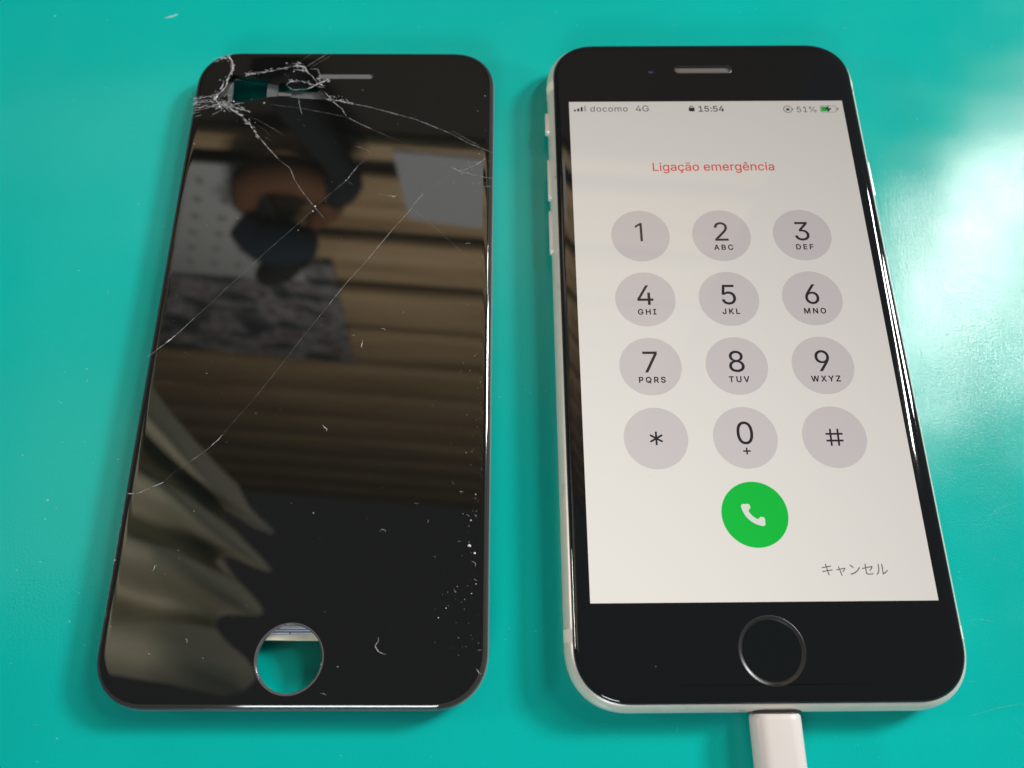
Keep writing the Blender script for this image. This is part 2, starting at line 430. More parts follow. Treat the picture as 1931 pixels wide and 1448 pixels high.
def mat_collage():
    m, nt, b = new_mat('dark_poster_print'); L = nt.links.new; co = coords(nt)
    mp = node(nt, 'ShaderNodeMapping'); mp.inputs['Scale'].default_value = (1, 1, 1.5); L(co, mp.inputs[0])
    n = node(nt, 'ShaderNodeTexNoise', Scale=12.0, Detail=1.5); L(mp.outputs[0], n.inputs['Vector'])
    L(ramp(nt, n.outputs[0], [(0.36, (.03, .04, .045)), (0.46, (.08, .09, .10)), (.53, (.30, .31, .33)), (.59, (.12, .075, .08)), (.66, (.33, .34, .36))]), b.inputs['Base Color'])
    b.inputs['Roughness'].default_value = .5
    return m
M_TEAL = mat_teal()
M_PGLASS = mat_glass('black_panel_glass', (.005, .0052, .0048), .95, .012, .03)
M_FGLASS = mat_glass('black_front_glass', (.0045, .005, .006), .8, .02, .05)
M_CR = [mat_crack('faint_crack', .12, .42, (.36, .36, .34), .8, 380), mat_crack('fine_crack', .25, .75, (.5, .5, .49), .8, 380), mat_crack('crushed_glass', .2, .95, (.55, .55, .56), 1.0, 700)]
M_GRIT = pmat('white_grit', (.75, .74, .70), .5)
M_DUST = pmat('pale_dust', (.46, .46, .44), .6)
M_FIBRE = pmat('pale_fibre', (.40, .37, .36), .6)
M_FRAME = pmat('grey_plastic', (.20, .20, .205), .42)
M_BRACK = pmat('grey_bracket', (.13, .135, .145), .45)
M_METAL = mat_metal()
M_BAND = pmat('cream_resin', (.86, .80, .70), .45)
M_BTN = pmat('satin_button', (.86, .82, .76), .28, .35)
M_GASKET = pmat('black_gasket', (.012, .012, .013), .45)
M_WHITE = pmat('white_plastic', (.70, .64, .60), .38)
M_RING = pmat('dark_steel', (.022, .021, .02), .3, .0)
M_HOME = mat_glass('black_button_glass', (.006, .008, .008), .4, .06, .12)
M_MESHG = pmat('grey_mesh', (.115, .10, .09), .6, .0)
M_MESHP = pmat('pale_mesh', (.13, .125, .13), .6, .0)
M_LENS = pmat('blue_lens', (.006, .007, .022), .08, 0, .8)
M_PLATE = pmat('steel_backing', (.5, .5, .5), .35, .8)
M_STRIPC = pmat('cream_tape', (.82, .78, .58), .5)
M_STRIPB = pmat('blue_film', (.10, .20, .55), .35)
M_STRIPW = pmat('white_film', (.80, .84, .92), .35)

# screen: lit pixels under a tinted cover layer (its longer path dims the picture towards grazing views, as on a real LCD)
TINT = (.034, .030, .030)
def lit(name, c, k=1.0):
    e = tuple(k*v/t for v, t in zip(c, TINT)); s = max(e)
    m, nt, b = new_mat(name)
    b.inputs['Base Color'].default_value = (.01, .01, .01, 1)
    b.inputs['Specular IOR Level'].default_value = 0.0
    b.inputs['Roughness'].default_value = .5
    b.inputs['Emission Color'].default_value = (*(v/s for v in e), 1)
    b.inputs['Emission Strength'].default_value = s
    b.inputs['Coat Weight'].default_value = 1.0
    b.inputs['Coat IOR'].default_value = 1.40
    b.inputs['Coat Roughness'].default_value = .03
    b.inputs['Coat Tint'].default_value = (*TINT, 1)
    return m
S_BG = lit('lit_background', (.86, .825, .76))
S_KEY = lit('lit_key_grey', (.675, .625, .61))
S_INK = lit('lit_ink', (.035, .028, .035))
S_INK2 = lit('lit_grey_ink', (.10, .085, .08))
S_RED = lit('lit_red', (.82, .07, .07))
S_GREEN = lit('lit_green', (.012, .56, .058))
S_WHITE = lit('lit_white', (.80, .82, .74))
S_PALE = lit('lit_pale_bar', (.56, .46, .43))
S_CANCEL = lit('lit_cancel_grey', (.17, .145, .14))

# ------------------------------------------------------------------ the bench mat
v, f = box(-700, 620, -320, 560, -2.5, 0, 1.0)
mat_o = mesh('work_mat', v, f, M_TEAL, smooth=40)
mat_o['kind'] = 'structure'; mat_o['label'] = 'teal green rubber work mat under both phone screens'
v, f = box(-900, 800, -420, 640, -30, -2.6, 3.0)
desk = mesh('table_top', v, f, pmat('dark_laminate', (.10, .09, .08), .5), smooth=40)
desk['kind'] = 'structure'
sc_parts = []
for s in SCRATCHES:
    sc_parts.append(ridge(s, .10, .012, .001, .02, .5))
for i in range(150):          # small scuffs, denser on the worn right side
    x = random.uniform(36, 78); y = random.uniform(-85, 60); a = random.uniform(0, 3.14); l = random.uniform(.25, 1.6)
    if random.random() < .25: x = random.uniform(-150, 60)
    b2 = a+random.uniform(-.7, .7)
    sc_parts.append(ridge([(x, y), (x+l*math.cos(a), y+l*math.sin(a)), (x+l*math.cos(a)+l*.6*math.cos(b2), y+l*math.sin(a)+l*.6*math.sin(b2))], random.uniform(.04, .09), .01, .001, .02, .3))
v, f = join_parts(sc_parts)
scr = mesh('scratches', v, f, mat_crack('rubbed_scratch', .0, .30, (.34, .50, .47), .6, 500), mat_o)
scr['kind'] = 'stuff'

# ------------------------------------------------------------------ what the black glass mirrors: plank wall and things on it
YAW = math.radians(-5)
wall = bpy.data.objects.new('wall', None); COL.objects.link(wall)
wall.location = Vector((-77, 690, 0))*MM; wall.rotation_euler = (0, 0, YAW); wall['kind'] = 'structure'
wall['label'] = 'plank wall mirrored in the black glass'
joints = [822, 905, 1108, 1302, 1505, 1721, 1949, 2182, 2390, 2615, 2840, 3065, 3290]
for z0, z1 in zip(joints, joints[1:]):
    v, f = box(-1100, 420, -14+random.uniform(-2, 2), 8, z0+22, z1-22, 6)
    v = [(x, y, z) for x, y, z in v]
    mesh('plank', v, f, M_WOOD if 'M_WOOD' in globals() else globals().setdefault('M_WOOD', mat_wood()), wall, smooth=35)
v, f = box(-1100, 420, 9, 24, 300, 3310)
mesh('backing_board', v, f, pmat('dark_backing', (.02, .016, .012), .8), wall)
def on_wall(u, z, out=0):
    c, s = math.cos(YAW), math.sin(YAW)
    return (-77+u*c+out*s, 690+u*s-out*c, z)
def wall_thing(name, label, cat, u, z, out): 
    return thing(name, label, cat, on_wall(u, z, out), YAW)
o = mesh('notice_sheet', *prism([(-66, 0), (72, 4), (68, 196), (-62, 180)], -.4, .4), pmat('grey_white_paper', (.36, .39, .43), .6))
for vv in o.data.vertices: vv.co = Vector((vv.co.x, vv.co.z, vv.co.y))
o.location = Vector(on_wall(-64, 850, 18))*MM; o.rotation_euler = (0, 0, YAW)
o['label'] = 'pale paper sheet mirrored in the upper right of the cracked panel'; o['category'] = 'paper'
pb = wall_thing('pegboard', 'grey perforated board mirrored beside the left edge of the cracked panel', 'pegboard', -560, 900, 24)
v, f = box(-190, 205, -4, 4, 0, 368, 3)
mesh('board_panel', v, f, pmat('grey_board', (.40, .43, .45), .6), pb, smooth=35)
hp = []
for r in range(6):
    for k in range(8):
        hx = -165+k*46+(23 if r % 2 else 0); hz = 45+r*54
        hp.append(([(hx+8*math.cos(a*.5236), -4.6, hz+8*math.sin(a*.5236)) for a in range(12)], [tuple(range(12))]))
v, f = join_parts(hp); ho = mesh('holes', v, f, pmat('hole_dark', (.22, .23, .24), .8), pb); ho['kind'] = 'stuff'
ps = mesh('poster', *prism([(-560, 20), (30, 0), (-20, 500), (-560, 470)], -1.5, 1.5), mat_collage())
for vv in ps.data.vertices: vv.co = Vector((vv.co.x, vv.co.z, vv.co.y))
ps.location = Vector(on_wall(-318, 1190, 22))*MM; ps.rotation_euler = (0, 0, YAW)
for vv in ps.data.vertices: pass
ps['label'] = 'dark collage poster mirrored in the middle left of the cracked panel'; ps['category'] = 'poster'
pc = wall_thing('mirrored_shape', 'brown and dark blue rounded shape mirrored in the upper left of the panel', 'pouch', -316, 888, 60)  # unidentified hand-like shape, given an invented form
mesh('brown_curve', *tube([(-55, 0, 60), (-20, -8, -15), (40, -12, -40), (80, -8, -10), (82, 0, 50), (40, 0, 110)], [20, 26, 28, 28, 23, 12], 14, 5), pmat('brown_tone', (.13, .055, .022), .8), pc, smooth=60)
mesh('blue_body', *tube([(-60, -30, 70), (-30, -40, 95), (10, -40, 105), (40, -30, 130)], [25, 39, 37, 22], 16, 5), pmat('navy_tone', (.003, .013, .028), .95), pc, smooth=60)
mesh('black_tail', *tube([(25, -46, 120), (-20, -46, 175), (-60, -40, 225)], [25, 29, 20], 14, 5), pmat('black_tone', (.003, .004, .005), .95), pc, smooth=60)
mesh('dark_arm', *tube([(70, 10, -240), (84, 6, -160), (118, -10, -80), (124, -20, -40), (100, -20, 12)], [30, 26, 20, 28, 13], 12, 5), pmat('dark_blue_tone', (.004, .008, .012), .95), pc, smooth=60)
dr = thing('finger_stand_in', 'olive grey folded sheet in place of fingers mirrored in the lower left of the panel', 'stand-in', (-260, 30, 450))  # folded sheet added in place of the camera holder's fingers, higher and enlarged
M_OLIVE = pmat('olive_sheet', (.43, .39, .29), .8)
FL = [((-150, 205), (-62, 108), (-26, 74), (8, 42), (50, 16), (90, -6)),
      ((-150, 118), (-63, 62), (-27, 42), (12, 11), (41, -12), (80, -44)),
      ((-150, 42), (-64, 11), (-32, 0), (9, -23), (33, -41), (66, -66)),
      ((-150, -34), (-64, -58), (-23, -65), (15, -76), (27, -84), (60, -104)),
      ((-150, -110), (-64, -126), (-23, -133), (10, -146), (24, -154), (50, -170))]
NU, NV = 40, 72
v = []; f = []
for j in range(NV+1):
    q = -.42+3.72*j/NV; k = min(max(int(math.floor(q)), 0), 3); t = q-k
    for i in range(NU+1):
        wid = (.5-.5*math.cos(2*math.pi*q))
        u = 3.35*(1-.3*wid)*i/NU; m_ = min(int(u), 4); w_ = u-m_
        pa = [FL[k][m_][c]*(1-w_)+FL[k][m_+1][c]*w_ for c in (0, 1)]
        pb_ = [FL[k+1][m_][c]*(1-w_)+FL[k+1][m_+1][c]*w_ for c in (0, 1)]
        z = 62*wid**1.5*(.8+.2*math.sin(3*q+u)) + 5*math.sin(u*1.3+2*q) + 34*max(0, u-1.7+.3*wid)**2
        v.append((pa[0]*(1-t)+pb_[0]*t, pa[1]*(1-t)+pb_[1]*t, z))
for j in range(NV):
    for i in range(NU):
        s_ = j*(NU+1)+i; f.append((s_, s_+1, s_+NU+2, s_+NU+1))
mesh('finger_sheet', v, f, M_OLIVE, dr, smooth=80)

# ------------------------------------------------------------------ cracked display panel
PZ = 5.65
panel = thing('cracked_display_panel', 'removed black screen panel with a shattered corner and an empty home button hole', 'phone screen', (-78.36, -.24, 0), -.0091)
HOLE = (-.35, -60.05, 5.5)
prof = [(.18, PZ-1.75), (.14, PZ-1.2), (.16, PZ-.80), (.30, PZ-.48), (.55, PZ-.24), (.9, PZ-.09), (1.3, PZ-.02), (1.7, PZ), (2.1, PZ)]
v, f = plate(65.1, 136.0, 9.4, prof, [circ(*HOLE, 72), slot(.02, 61.0, 12.1, 1.55), BREAK], PZ-1.3)
mesh('glass', v, f, M_PGLASS, panel, smooth=50)
rings = [at(rrect(65.1-2*i, 136.0-2*i, 9.4-i, 14), z+.012) for i, z in ((.10, PZ-1.5), (.115, PZ-1.0), (.14, PZ-.80), (.285, PZ-.48), (.54, PZ-.24), (.9, PZ-.09))]
v, f = loft(rings); mesh('edge_bevel', v, f, pmat('edge_reflection_grey', (.034, .032, .030), .06, 0, .8), panel, smooth=50)  # even grey base colour stands in for room reflections along the curved edge
# grey carrier frame under the glass edge
rings = [at(rrect(65.1-2*i, 136.0-2*i, 9.4-i, 14), z) for i, z in ((.35, 2.2), (.05, 2.5), (-.05, 3.0), (-.05, PZ-1.75), (.02, PZ-1.62), (.25, PZ-1.6), (2.6, PZ-1.62), (2.6, 2.2), (.35, 2.2))]
v, f = loft(rings); mesh('carrier_frame', v, f, M_FRAME, panel, smooth=40)
# bracket under the broken corner with the two sensor openings
A = [(-24.9, 61.5), (-17.4, 61.3), (-17.2, 56.2), (-19.7, 55.5), (-22.1, 55.0), (-24.8, 55.3)]
B = [(-15.0, 60.3), (-6.2, 60.3), (-6.0, 57.9), (-14.8, 57.9)]
v, f = prism([(-29.8, 51.5), (8, 51.5), (8, 65.0), (-25, 65.0), (-29.8, 60)], PZ-1.95, PZ-1.5, [A, B])
mesh('sensor_bracket', v, f, M_BRACK, panel)
v, f = box(-14.6, -11.8, 56.6, 57.4, PZ-1.5, PZ-1.2, .12); mesh('bracket_rib', v, f, M_FRAME, panel, smooth=35)
mesh('earpiece_mesh', *prism(slot(.02, 61.0, 12.4, 1.8), PZ-.75, PZ-.28), M_MESHP, panel)
# backlight unit underneath; the panel rests on it
v, f = box(-29.5, 29.5, -54.9, 51.4, .02, PZ-1.65, .2); bl = mesh('backlight', v, f, M_PLATE, panel, smooth=35)
v, f = box(-29, 29, -56.95, -54.95, .6, 3.0, .08); mesh('cream_strip', v, f, M_STRIPC, bl)
v, f = box(-29, 29, -56.0, -54.92, 3.02, 3.25, .06); mesh('blue_strip', v, f, M_STRIPB, bl)
for x0, x1, y in ((-6, -1.3, -55.85), (-1.0, 4, -55.85), (-5, 5, -55.4), (-3, 1.5, -55.02)):
    v, f = box(x0, x1, y-.13, y+.13, 3.26, 3.38, .04); mesh('white_strip', v, f, M_STRIPW, bl)
# ground rim of the empty home button hole
hx, hy, hr = HOLE
rr = []
for k, (dr_, dz) in enumerate(((.0, -1.2), (.10, -.5), (.06, -.05), (-.10, .02), (-.26, .012))):
    rr.append([(x+ (random.uniform(-.05, .05) if k == 1 else 0), y+(random.uniform(-.05, .05) if k == 1 else 0), PZ+dz) for x, y in circ(hx, hy, hr-.02-dr_, 72)])
v, f = loft(rr); mesh('hole_rim', v, f, pmat('ground_glass', (.10, .10, .105), .2, 0, .9), panel, smooth=60)
def inside(x, y, poly):
    c = False
    for (x0, y0), (x1, y1) in zip(poly, poly[1:]+poly[:1]):
        if (y0 > y) != (y1 > y) and x < x0+(y-y0)/(y1-y0)*(x1-x0): c = not c
    return c
# loose pieces of glass left in the opening
mesh('glass_shard', *prism([(-12.9, 58.6), (-12.0, 59.7), (-9.0, 59.8), (-6.6, 59.0), (-8.2, 57.9), (-11.4, 57.7)], PZ-.75, PZ-.1), M_PGLASS, panel)
mesh('glass_shard', *prism([(-27.0, 54.9), (-25.4, 56.2), (-25.1, 54.6)], PZ-.9, PZ-.3), M_PGLASS, panel)
# cracks, each a ridge of its own
for w, b, pts in CRACKS:
    v, f = ridge(pts, w*(.85 if b == 2 else 1.2), .05+.05*(b == 2), PZ+.006, .03+.05*(b == 2), .30)
    mesh('crack', v, f, M_CR[b], panel)
# crushed glass at the points of impact: slivers beside the main cracks, then grains
parts = []; shards = []
for w, b, pts in CRACKS:
    if b < 2: continue
    for (x0, y0), (x1, y1) in zip(pts, pts[1:]):
        L_ = math.hypot(x1-x0, y1-y0); dx, dy = (x1-x0)/L_, (y1-y0)/L_
        for i in range(int(1+L_*2.0)):
            t = random.random(); q = random.gauss(0, .18+w*.5)
            x, y = x0+(x1-x0)*t-dy*q, y0+(y1-y0)*t+dx*q
            if y < 40 or inside(x, y, BREAK): continue
            # a flat splinter lying along the break, tipped a little
            l = random.uniform(.2, .95)*(1.5 if random.random() < .15 else 1); g = max(.05, w*random.uniform(.15, .8)); m_ = random.randint(4, 6)
            a0 = math.atan2(dy, dx)+random.gauss(0, .3); tx, ty = random.gauss(0, .4), random.gauss(0, .4); vv = []
            for k in range(m_):
                an = 2*math.pi*k/m_+random.uniform(-.3, .3); u_, v_ = l*math.cos(an)*random.uniform(.6, 1.1), g*math.sin(an)*random.uniform(.5, 1.1)
                X, Y = u_*math.cos(a0)-v_*math.sin(a0), u_*math.sin(a0)+v_*math.cos(a0)
                vv.append((x+X, y+Y, PZ+.03+abs(tx*X+ty*Y)))
            shards.append((vv, [tuple(range(m_))]))
for i in range(34):
    y = random.uniform(50.6, 55.2); x = -32.3+random.uniform(0, 1.2); l = random.uniform(.6, 2.6)
    parts.append(ridge([(x, y), (x+l, y+random.uniform(-.1, .25))], random.uniform(.06, .16), .08, PZ-.10, .03, .3))
for i in range(40):
    x, y = random.gauss(-26.2, 1.4), random.gauss(53.4, .9); a = random.uniform(-.6, .9); l = random.uniform(.4, 1.6)
    parts.append(ridge([(x, y), (x+l*math.cos(a), y+l*math.sin(a))], random.uniform(.06, .18), .12, PZ+.005, .03, .3))
for (x, y), n, sp, r in (((-25.3, 53.2), 26, 1.2, .26), ((-27.3, 55.9), 14, .8, .24), ((-25.8, 59.9), 14, .9, .24), ((-27, 65.6), 10, .6, .22), ((-31.6, 53.5), 30, 1.0, .16), ((-5.8, 59.2), 18, .9, .24), ((-10.6, 63.5), 14, 1.1, .22), ((-20.8, 61.4), 10, .8, .2), ((-2.4, 55.0), 14, 1.0, .2), ((-9.5, 58.6), 12, 1.6, .2), ((-23, 51.5), 12, 1.2, .18), ((-8.6, 56.4), 8, 1.6, .18), ((-14, 56.6), 6, .8, .16), ((26.2, 36.7), 18, 1.8, .12), ((-21.4, 49.5), 10, 1.4, .12), ((29.0, 34.5), 8, 1.2, .10)):
    for i in range(n):
        px_, py_ = x+random.gauss(0, sp), y+random.gauss(0, sp*.7)
        if inside(px_, py_, A) or inside(px_, py_, B): continue
        parts.append(crumb(px_, py_, PZ-1.49 if inside(px_, py_, BREAK) else PZ+.004, r*random.uniform(.35, 1.2)))
# chips along the right edge
for i in range(50):
    y = random.triangular(-58, 48, -38) if random.random() < .7 else random.uniform(-60, 55)
    d = abs(random.gauss(0, .9))
    parts.append(crumb(31.3-d, y, PZ-.01, random.uniform(.03, .10)))
for i in range(26):
    y = random.uniform(-58, 60); parts.append(crumb(-32.0+random.uniform(0, .3), y, PZ-.25, random.uniform(.05, .12)))
v, f = join_parts(parts); o = mesh('glass_crumbs', v, f, M_CR[2], panel); o['kind'] = 'stuff'
v, f = join_parts(shards); o = mesh('glass_splinters', v, f, pmat('broken_glass', (.40, .40, .41), .10, 0, 1.0), panel); o['kind'] = 'stuff'
# beads along the crack near the right edge
parts = []
for i in range(9):
    t = i/8; x = 24.0+t*5.2; y = 45.55-t*3.4+.4
    parts.append(ridge([(x+.35*math.cos(a), y+.35*math.sin(a)) for a in (-.6, .3, 1.2, 2.1, 3.0)], .07, .03, PZ+.006, .01, .3))
v, f = join_parts(parts); mesh('crack', v, f, M_CR[1], panel)

# ------------------------------------------------------------------ lit phone
phone = thing('smartphone', 'lit phone with a cream metal frame showing the emergency keypad, charging', 'phone')
W, H, R_ = 67.3, 138.4, 10.6
fp = []
for k in range(15):
    a = math.radians(-78+k*(78+51)/14)
    fp.append((3.65*(1-math.cos(a)), 3.65+3.65*math.sin(a)))
fp += [(1.42, 6.50), (1.55, 6.46)]
rings = [at(rrect(W-2*i, H-2*i, R_-i, 18), z) for i, z in fp]
v, f = loft(rings, cap0=True)
mesh('metal_frame', v, f, M_METAL, phone, smooth=50)
rings = [at(rrect(W-2*i, H-2*i, R_-i, 18), z) for i, z in ((1.36, 6.35), (1.30, 6.56), (1.42, 6.66), (1.62, 6.62))]
v, f = loft(rings); mesh('gasket', v, f, M_GASKET, phone, smooth=50)
HB = (.3, -59.75)
prof = [(1.46, 6.5), (1.43, 6.70), (1.52, 6.86), (1.75, 7.02), (2.1, 7.15), (2.6, 7.245), (3.2, 7.29), (3.8, 7.3), (4.2, 7.3)]
v, f = plate(W, H, R_, prof, [circ(*HB, 5.52, 72), slot(.25, 60.55, 12.3, 1.8)], 6.7, 18)
mesh('front_glass', v, f, M_FGLASS, phone, smooth=50)
# home button
rr = [at(circ(*HB, r, 72), z) for r, z in ((5.56, 7.30), (5.50, 7.325), (5.40, 7.31), (5.0, 7.12), (4.9, 7.06))]
hb = mesh('home_button', *loft([at(circ(*HB, r, 72), z) for r, z in ((4.98, 6.9), (4.98, 7.06), (4.2, 7.035), (2.5, 7.02))], cap1=True), M_HOME, phone, smooth=60)
mesh('button_ring', *loft(rr), M_RING, hb, smooth=50)
# earpiece
ep = mesh('earpiece', *prism(slot(.25, 60.55, 12.2, 1.7), 6.6, 6.95), M_MESHG, phone)
a = slot(.25, 60.55, 12.3, 1.8); b_ = slot(.25, 60.55, 12.62, 2.12); c_ = slot(.25, 60.55, 12.1, 1.6)
mesh('earpiece_rim', *loft([at(b_, 7.302), at(a, 7.36), at(c_, 7.2), at(c_, 6.9)]), pmat('rim_black', (.05, .05, .055), .2, .4), ep, smooth=60)
v, f = loft([at(circ(-11.0, 60.3, r, 32), z) for r, z in ((.75, 7.304), (.6, 7.33), (.35, 7.36), (.1, 7.37))], cap1=True)
mesh('front_camera', v, f, M_LENS, phone, smooth=60)
# charging port
mesh('charging_port', *loft([[(.5+x, y, 3.68+z) for x, z in rrect(w_, h_, h_/2-.01, 10, 0, 0, 2.0)] for y, w_, h_ in ((-68.6, 9.0, 3.2), (-69.24, 9.0, 3.2), (-69.24, 8.3, 2.6), (-68.6, 8.3, 2.6))]), M_RING, phone, smooth=30)
# buttons and antenna bands
def side_button(name, side, y0, y1, half=1.05, out=.42):
    x = side*W/2
    ring = []
    for dx, sc in ((-.6, 1.0), (out-.25, 1.0), (out-.05, .88), (out, .7)):
        hh = (y1-y0)/2; zc = 3.75
        loop = rrect(2*hh-2*(1-sc)*half, 2*half*sc, half*sc*.96, 8, 0, 0, 2.0)
        ring.append([(x+side*dx, (y0+y1)/2+p, zc+q) for p, q in loop])
    v, f = loft(ring, True, True)
    return mesh(name, v, f, M_BTN, phone, smooth=40)
side_button('ring_switch', -1, 46.2, 51.6, 1.1, .6)
side_button('volume_button', -1, 29.6, 39.6)
side_button('volume_button', -1, 16.8, 27.0)
side_button('power_button', 1, 29.2, 38.8, 1.1, .22)
for side in (-1, 1):
    for y0, y1 in ((56.2, 58.6), (-58.2, -56.0)):
        v = []; f = []
        pr = [(i-.03, z) for i, z in fp[2:15]]
        for y in (y0, y0+.02, y1-.02, y1): v += [(side*(W/2-i-(.06 if y in (y0, y1) else 0)*-1), y, z) for i, z in pr]
        n = len(pr)
        for k in range(3):
            for i in range(n-1): f.append((k*n+i, k*n+i+1, (k+1)*n+i+1, (k+1)*n+i))
        mesh('antenna_band', v, f, M_BAND, phone, smooth=50)

# ------------------------------------------------------------------ the screen picture
ZS = 7.304
disp = flat('display', [(-29.25, -52.02), (29.25, -52.02), (29.25, 52.02), (-29.25, 52.02)], ZS, S_BG, phone)
_texts = []
import os
FONT = None
try:                              # the sans face that ships with Blender
    _fp = os.path.join(bpy.utils.system_resource('DATAFILES'), 'fonts', 'Inter.woff2')
    if os.path.exists(_fp): FONT = bpy.data.fonts.load(_fp)
except Exception: FONT = None
from mathutils.geometry import delaunay_2d_cdt
def text(name, s, x, y, mat, size=None, width=None, align='CENTER', spacing=1.0, bold=0.0, z=.02, face=True):
    c = bpy.data.curves.new('t', 'FONT'); c.body = s; c.align_x = align; c.size = 1.0
    c.space_character = spacing; c.resolution_u = 4
    if FONT and face: c.font = FONT; c.fill_mode = 'NONE'
    else: c.fill_mode = 'FRONT'
    o = bpy.data.objects.new('t', c); COL.objects.link(o)
    _texts.append((o, name, x, y, mat, size, width, align, z, bold, c.fill_mode == 'NONE'))
def fill_outline(me, bold):
    """fill lettering outlines by winding number; bold adds a thin stroke along each outline"""
    P = [Vector((q.co.x, q.co.y)) for q in me.vertices]
    E = [tuple(e.vertices) for e in me.edges]
    V, _, F = delaunay_2d_cdt(P, E, [], 0, 1e-5)[:3]
    segs = [(P[a], P[b]) for a, b in E]
    nxt = {}
    def wind(c):
        w = 0
        for a, b in segs:
            if (a.y <= c.y) != (b.y <= c.y):
                t = (c.y-a.y)/(b.y-a.y)
                if a.x+t*(b.x-a.x) > c.x: w += 1 if b.y > a.y else -1
        return w
    verts = [(q.x, q.y, 0) for q in V]; faces = []
    for t in F:
        c = sum((V[i] for i in t), Vector((0, 0)))/len(t)
        if wind(c) != 0: faces.append(tuple(t))
    if bold > 0:
        for k, (a, b) in enumerate(segs):
            d = b-a
            if d.length < 1e-6: continue
            d.normalize(); n = Vector((-d.y, d.x))*bold; e = d*bold*.6; s = len(verts); zz = .0006+.0003*(k % 5)
            for q in (a-e-n, b+e-n, b+e+n, a-e+n): verts.append((q.x, q.y, zz))
            faces.append((s, s+1, s+2, s+3))
    return verts, faces
CAP = None
def bake_texts():
    global CAP
    text('cap', 'H', 0, 0, None, size=1, align='LEFT')
    href = _texts.pop()
    _texts.insert(0, href)
    bpy.context.view_layer.update()
    dg = bpy.context.evaluated_depsgraph_get()
    for o, name, x, y, mat, size, width, align, z, bold, wire in _texts:
        me = bpy.data.meshes.new_from_object(o.evaluated_get(dg))
        if wire:
            vv, ff = fill_outline(me, bold); bpy.data.meshes.remove(me)
            me = bpy.data.meshes.new(name); me.from_pydata(vv, [], ff)
        if name == 'cap':
            CAP = max(q.co.y for q in me.vertices); bpy.data.objects.remove(o); continue
        xs = [q.co.x for q in me.vertices]; x0, x1 = min(xs), max(xs)
        k = width/(x1-x0) if width else size/CAP
        ox = (x0+x1)/2 if align == 'CENTER' else x0
        for q in me.vertices: q.co = Vector(((q.co.x-ox)*k+x, q.co.y*k+y, ZS+z+q.co.z*k))*MM
        me.materials.clear(); me.name = name
        link(name, me, mat, disp); me.update()
        if sum(p.normal.z for p in me.polygons) < 0: me.flip_normals()
        c = o.data; bpy.data.objects.remove(o); bpy.data.curves.remove(c)
def bar(name, x0, y0, x1, y1, w, mat, z=.02):
    dx, dy = x1-x0, y1-y0; L = math.hypot(dx, dy); nx, ny = -dy/L*w/2, dx/L*w/2
    return flat(name, [(x0+nx, y0+ny), (x0-nx, y0-ny), (x1-nx, y1-ny), (x1+nx, y1+ny)], ZS+z, mat, disp)
def strokes(name, segs, w, mat, z=.02):
    v = []; f = []
    for i, (x0, y0, x1, y1) in enumerate(segs):
        dx, dy = x1-x0, y1-y0; L = math.hypot(dx, dy); nx, ny = -dy/L*w/2, dx/L*w/2
        s = len(v); zz = ZS+z+i*.002
        v += [(x0+nx, y0+ny, zz), (x0-nx, y0-ny, zz), (x1-nx, y1-ny, zz), (x1+nx, y1+ny, zz)]; f.append((s, s+1, s+2, s+3))
    return mesh(name, v, f, mat, disp, smooth='keep')
KX = (-16.12, 0.02, 16.14); KY = (18.9, 4.82, -9.18, -23.2)
keys = ['1', '2', '3', '4', '5', '6', '7', '8', '9', '*', '0', '#']
subs = ['', 'ABC', 'DEF', 'GHI', 'JKL', 'MNO', 'PQRS', 'TUV', 'WXYZ', '', '+', '']
for i, (k, s) in enumerate(zip(keys, subs)):
    x, y = KX[i % 3], KY[i//3]
    ko = flat('keypad_key', circ(x, y, 5.82, 64), ZS+.01, S_KEY, disp)
    if k == '*':
        strokes('star_sign', [(x+1.28*math.cos(a)+.05, y+1.28*math.sin(a)-.05, x-1.28*math.cos(a)+.05, y-1.28*math.sin(a)-.05) for a in (math.pi/2, math.pi/6, -math.pi/6)], .36, S_INK)
    elif k == '#':
        strokes('hash_sign', [(x-1.55, y+.55, x+1.55, y+.55), (x-1.55, y-.72, x+1.55, y-.72), (x-.62, y+1.5, x-.72, y-1.7), (x+.72, y+1.5, x+.62, y-1.7)], .36, S_INK)
    elif k == '1':
        flat('numeral', [(x+.42, y-1.24), (x+.42, y+2.96), (x-.02, y+2.96), (x-1.02, y+2.28), (x-1.02, y+1.78), (x-.06, y+2.42), (x-.06, y-1.24)], ZS+.02, S_INK, disp)
    else:
        text('numeral', k, x, y-1.24, S_INK, size=4.2, bold=.002)
    if s == '+': strokes('plus_sign', [(x-.68, y-2.55, x+.68, y-2.55), (x, y-1.9, x, y-3.2)], .28, S_INK)
    elif s: text('key_letters', s, x+.15, y-3.28, S_INK, size=1.10, spacing=1.32, bold=.024)
flat('call_button', circ(.1, -37.2, 5.82, 64), ZS+.01, S_GREEN, disp)
hs = []
cx, cy = .1+1.75, -37.2+1.95
N = 40
for i in range(N+1):
    t = i/N; a = math.radians(182+t*86); e = min(t, 1-t)
    ro = 4.05-(.22*max(0, .05-e)/.05); hs.append((cx+ro*math.cos(a), cy+ro*math.sin(a)))
for i in range(N, -1, -1):
    t = i/N; a = math.radians(182+t*86); e = min(t, 1-t)
    q = 0 if e > .27 else (1 if e < .19 else (.27-e)/.08)
    ri = 3.12-.62*q+(.25*max(0, .05-e)/.05); hs.append((cx+ri*math.cos(a), cy+ri*math.sin(a)))
flat('handset_icon', hs, ZS+.02, S_WHITE, disp)
text('red_caption', 'Liga\u00e7\u00e3o emerg\u00eancia', .03, 34.3, S_RED, width=25.1, bold=.006)
text('cancel_caption', '\u30ad\u30e3\u30f3\u30bb\u30eb', 16.0, -47.65, S_CANCEL, width=11.2, face=False)
